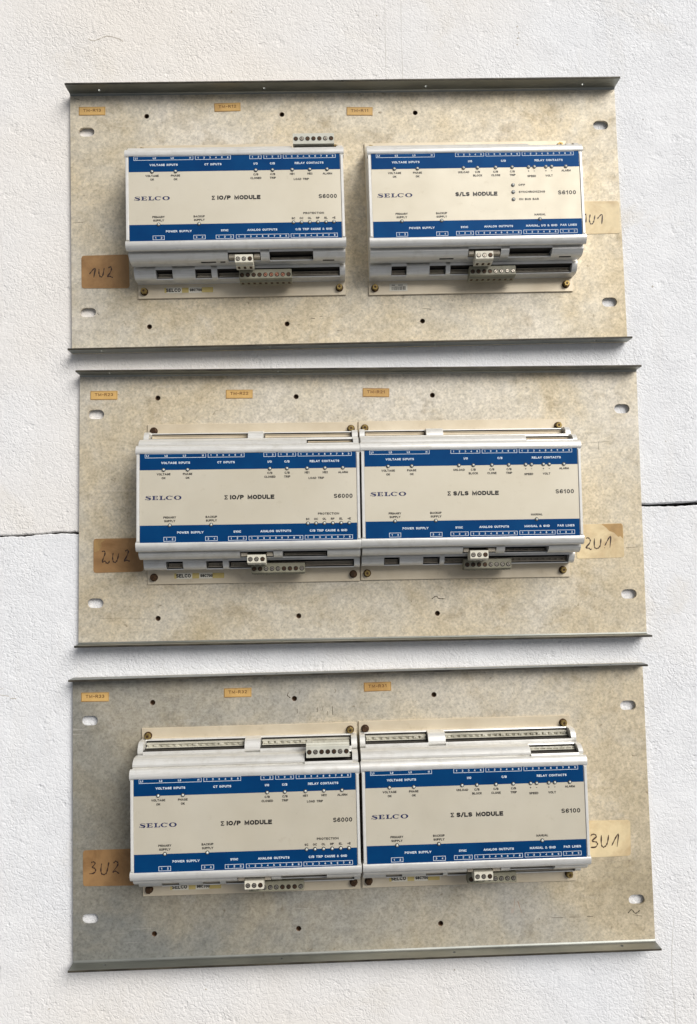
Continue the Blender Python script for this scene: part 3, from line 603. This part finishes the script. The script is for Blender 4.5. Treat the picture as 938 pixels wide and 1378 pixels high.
def housing(slots, parent, pins):
    mb = MB()
    core = [(Y(-1, 41.8), 1.6), (Y(-1, 41.8), 33.6), (Y(1, 41.8), 33.6), (Y(1, 41.8), 1.6)]
    mb.prism(core, -89.3, 89.3); mb.prism([(Y(-1, 34.8), 33.6), (Y(-1, 34.8), 38.8), (Y(1, 34.8), 38.8), (Y(1, 34.8), 33.6)], -89.3, 89.3)
    for side in (-1, 1):
        mb.prism([(Y(side, s), z) for s, z in LIP], -90, 90)
        for tier, full, pock, r in ((2, T2, T2p, 27.0 if side < 0 else 23.6), (3, T3, T3p, 12.8 if side < 0 else 5.6)):
            x = -89.3
            for a, b in slots[(side, tier)] + [(89.3, None)]:
                if a > x: mb.prism([(Y(side, s), z) for s, z in full], x, a)
                if b is None: break
                mb.prism([(Y(side, s), z) for s, z in pock(r)], a, b); x = b
    mb.build('housing', 'alu', parent, smooth=32)
    dk = MB()                                                     # black lining paints in the deep shade of the openings; pin strip stands inside
    for side in (-1, 1):
        for tier in (2, 3):
            for a, b in slots[(side, tier)]:
                s0, s1, zb = (43.85, 48.15, 22.05) if tier == 2 else (51.05, 56.95, 4.05)
                L = MB()
                y0, y1 = sorted((Y(side, s0), Y(side, s0 + 0.3))); L.box(a + .1, b - .1, y0, y1, zb, zb + (11.3 if tier == 2 else 12.9))
                y0, y1 = sorted((Y(side, s0 + .3), Y(side, s1))); L.box(a + .1, b - .1, y0, y1, zb, zb + 0.4); L.build('recess_shade_lining', 'black', parent)
                top = side > 0; zt = zb + (4.2 if tier == 2 else 8.0)
                if not (top and pins): zt = (24.8 if tier == 2 else 11.0)
                if top: zt = 25.5 if tier == 2 else 8.6
                H = MB(); y0, y1 = sorted((Y(side, s0 + (.9 if top else 1.4)), Y(side, s1 - (1.7 if top else .9))))
                H.box(a + 1.0, b - 1.0, y0, y0 + .55, zb + .4, zt + 1.6, .1); H.box(a + 1.0, b - 1.0, y1 - .5, y1, zb + .4, zt + .6, .1); H.box(a + 1.0, b - 1.0, y0 + .55, y1 - .5, zb + .4, zt - 1.6)
                n = int((b - a - 2) / 5.08)
                if top and not pins: H.box(a + 1.0, b - 1.0, y0 + .5, y1 - .5, zt - 1.6, zt, .1); n = 0
                for i in range(n):
                    xx = a + 1.0 + (b - a - 2) * (i + .5) / n; ym = (y0 + y1) / 2; H.box(xx - .45, xx + .45, ym - .45, ym + .45, zt - 1.6, zt + 1.0)
                    if top: H.box(xx - 1.9, xx + 1.9, ym - .9, ym + 1.1, zt - 1.55, zt + random.uniform(-1.2, 0.6), .2)
                H.build('socket_strip', ('pale' if pins else 'strip') if top else 'header', parent)
def plug(kind, n, x0, side, parent, screws, mat):
    P = 4.9; x1 = x0 + n * P; mb = MB()
    if kind == 'upper':       # plugged into the upper tier
        ya, yb, zt, zb, ys = (46.3, 54.4, 34.9, 22.5, 49.9)
        if side > 0: ya, yb, ys = 47.0, 57.4, 51.4
    else: ya, yb, zt, zb, ys = (53.4, 62.6, 20.4, 9.0, 58.0)
    prof = [(Y(side, ya), zb + 2), (Y(side, ya), zt), (Y(side, yb - 1.7), zt), (Y(side, yb - 1.2), zt - .5), (Y(side, yb - 0.9), zt - 3.4), (Y(side, yb), zt - 4.0), (Y(side, yb), zb), (Y(side, ya + 3), zb)]
    mb.prism(prof, x0, x1); 
    for i in range(1, n):     # moulding grooves between the poles are raised ribs on the wire side
        xx = x0 + i * P; y0, y1 = sorted((Y(side, yb + .01), Y(side, yb + .35))); mb.box(xx - .3, xx + .3, y0, y1, zb + .6, zt - 4.3)
    b = mb.build('terminal_plug', mat, parent)
    wh = MB()
    for i in range(n if side < 0 else 0):
        xx = x0 + (i + .5) * P; y0, y1 = sorted((Y(side, yb + .02), Y(side, yb + .12))); wh.box(xx - 1.0, xx + 1.0, y0, y1, zb + 2.2, zt - 5.6)
    if wh.v: wh.build('wire_hole_shade', 'rust', b)  # raised dark patches paint the shade inside the wire holes
    for i in range(n):
        o = obj('terminal_screw', TS[screws[i % len(screws)]], b); o.location = ((x0 + (i + .5) * P) * S, Y(side, ys) * S, (zt + .01) * S); o.rotation_euler = (0, 0, random.uniform(0, 3))

def module(kind, variant, label, pose, mx, my, bolts, plugs, sticker, slits):
    (px, py), a = pose; ca, sa = math.cos(a), math.sin(a)
    root = thing('control_module', label, 'control module', (px + ca * mx - sa * my, py + sa * mx + ca * my, 0), a, 'white and blue control modules bolted on the plates')
    hb = MB(); x84 = 84.2 if kind == 6000 else 83.4
    hb.box(-89.6, 89.6, -68.2, 68.2, 0.1, 1.6, .25); hb.build('base_strip', 'strip', root)
    if kind == 6000: slots = {(-1, 2): [(-8, 19), (26.3, 62.5)], (-1, 3): [(-71, -57), (-38, -24.2), (-19.3, 84.6)], (1, 2): [(46.7, 84.8)], (1, 3): [(-85, -2.6), (10.1, 84.6)]}
    else: slots = {(-1, 2): [(-7.4, 20), (27, 63)], (-1, 3): [(-70.6, -57.6), (-38, -24), (-20.2, 84.7)], (1, 2): [(47, 85.6)], (1, 3): [(-85, -33), (-18.8, 85.2)]}
    housing(slots, root, pose is POSE[2])
    for sx in (-1, 1):
        tr = MB(); e = (87.1, 89.3) if sx > 0 else (-89.3, -87.1); tr.box(e[0], e[1], YC - 34.7, YC + 34.7, 38.82, 39.75, .25); tr.build('side_trim', 'trim', root)
    front(kind, variant, root)
    for (x, y), m in zip([(-84.2, 62.2), (x84, 62.4), (-84.2, -62.3), (x84, -62.1)], bolts):
        o = obj('bolt', BOLT[m], root); o.location = (x * S, y * S, 1.6 * S); o.rotation_euler = (0, 0, random.uniform(0, 1))
    for x0, x1 in slits:
        sl_ = MB(); y0, y1 = sorted((Y(-1, 49.12), Y(-1, 48.9))); sl_.prism([(Y(-1, 49.25), 25.6), (Y(-1, 49.2), 27.4), (Y(-1, 48.6), 27.4), (Y(-1, 48.6), 25.6)], x0, x1); sl_.build('vent_slit_shade', 'black', root)  # raised black strip paints the shade of an open slit
    for p in plugs:
        if p == 7: plug('upper', 7, 48.2, 1, root, ['dark', 'screw', 'dark', 'dark'], 'grey')
        elif p == 3:
            plug('upper', 3, -1.9, -1, root, ['screw', 'screw', 'dark'], 'cream')
            e = MB(); xa, xb = slots[(-1, 2)][0]; y0, y1 = sorted((Y(-1, 44.4), Y(-1, 47.6)))
            for u, v_ in ((xa + .6, -2.4), (13.4, xb - .6)): e.box(u, v_, y0, y1, 22.4, 31.6, .3)
            e.build('socket_end', 'header', root)
        elif p == 9: plug('lower', 9, -0.4, -1, root, ['dark', 'dark', 'dark', 'dark', 'copper', 'copper', 'copper', 'copper', 'dark'] if pose is POSE[0] else ['dark', 'dark', 'screw', 'screw', 'screw', 'dark'], 'green')
        elif p == 8: plug('lower', 8, -4.4, -1, root, ['dark', 'dark', 'dark', 'dark', 'screw', 'screw', 'screw', 'screw'], 'green')
    z = 1.66
    if sticker == 'name':
        st = MB(); st.cur = 0; st.sheet([(-67.5, -63.9), (-24.5, -63.9), (-24.5, -58.8), (-67.5, -58.8)], [], z, z + .15)
        s = st.build('maker_sticker', 'sticker', root, label='small sticker with yellowed patches')
        y_ = MB(); [y_.rect(a_, b_, -63.7, -59.1, z + .19) for a_, b_ in ((-52.0, -46.2), (-35.0, -25.0), (-67.2, -65.2))]; y_.build('yellow_patch', 'yellow', s)
        t = MB(); t.text('SELCO', -65.4 + 6, -61.3, 3.1, z + .22, 12.6, bold=0.24); t.text('98C700', -40, -61.4, 2.5, z + .22, 10.6, bold=0.24); t.build('printed_text', 'ink', s)
    elif sticker == 'code':
        st = MB(); st.sheet([(-71.5, -65.2), (-55.8, -65.2), (-55.8, -58.4), (-71.5, -58.4)], [], z, z + .15); s = st.build('serial_sticker', 'sticker', root, label='small barcode sticker')
        t = MB(); x = -69.6; rr = random.Random(4)
        while x < -57.8: ww = rr.choice((.3, .5, .8)); t.rect(x, x + ww, -64.2, -61.0, z + .19); x += ww + rr.choice((.3, .45, .7))
        t.rect(-69.5, -66.6, -60.2, -59.6, z + .19); t.rect(-64.0, -59.8, -60.2, -59.6, z + .19); t.build('printed_text', 'ink', s)
    return root

BR, RU = 'brass', 'rust'
module(6000, 'sum', 'S6000 module on the top plate beside the paper label 1U2', POSE[0], -94.1, -1.7, [BR, BR, BR, BR], [7, 3, 9], 'name', [(-31, -18.6), (-15, -10.9), (70.3, 80)])
module(6100, 'plain', 'S6100 module with three extra indicators, on the top plate beside the paper label 1U1', POSE[0], 105.2, -2.4, [BR, BR, BR, BR], [3, 8], 'code', [(-31, -19.2), (70.4, 80.4)])
module(6000, 'sum', 'S6000 module on the middle plate beside the brown label 2U2', POSE[1], -93.6, 2.8, [RU, BR, RU, RU], [3, 9], 'name', [])
module(6100, 'sum', 'S6100 module on the middle plate beside the cream label 2U1', POSE[1], 86.6, 3.4, [BR, BR, BR, BR], [3, 8], None, [])
module(6000, 'sum', 'S6000 module on the lowest plate beside the orange brown label 3U2', POSE[2], -94.1, 5.0, [BR, BR, RU, RU], [7, 3, 9], 'name', [])
module(6100, 'sum', 'S6100 module on the lowest plate beside the cream label 3U1', POSE[2], 86.9, 5.7, [RU, BR, RU, BR], [3, 8], 'name', [])
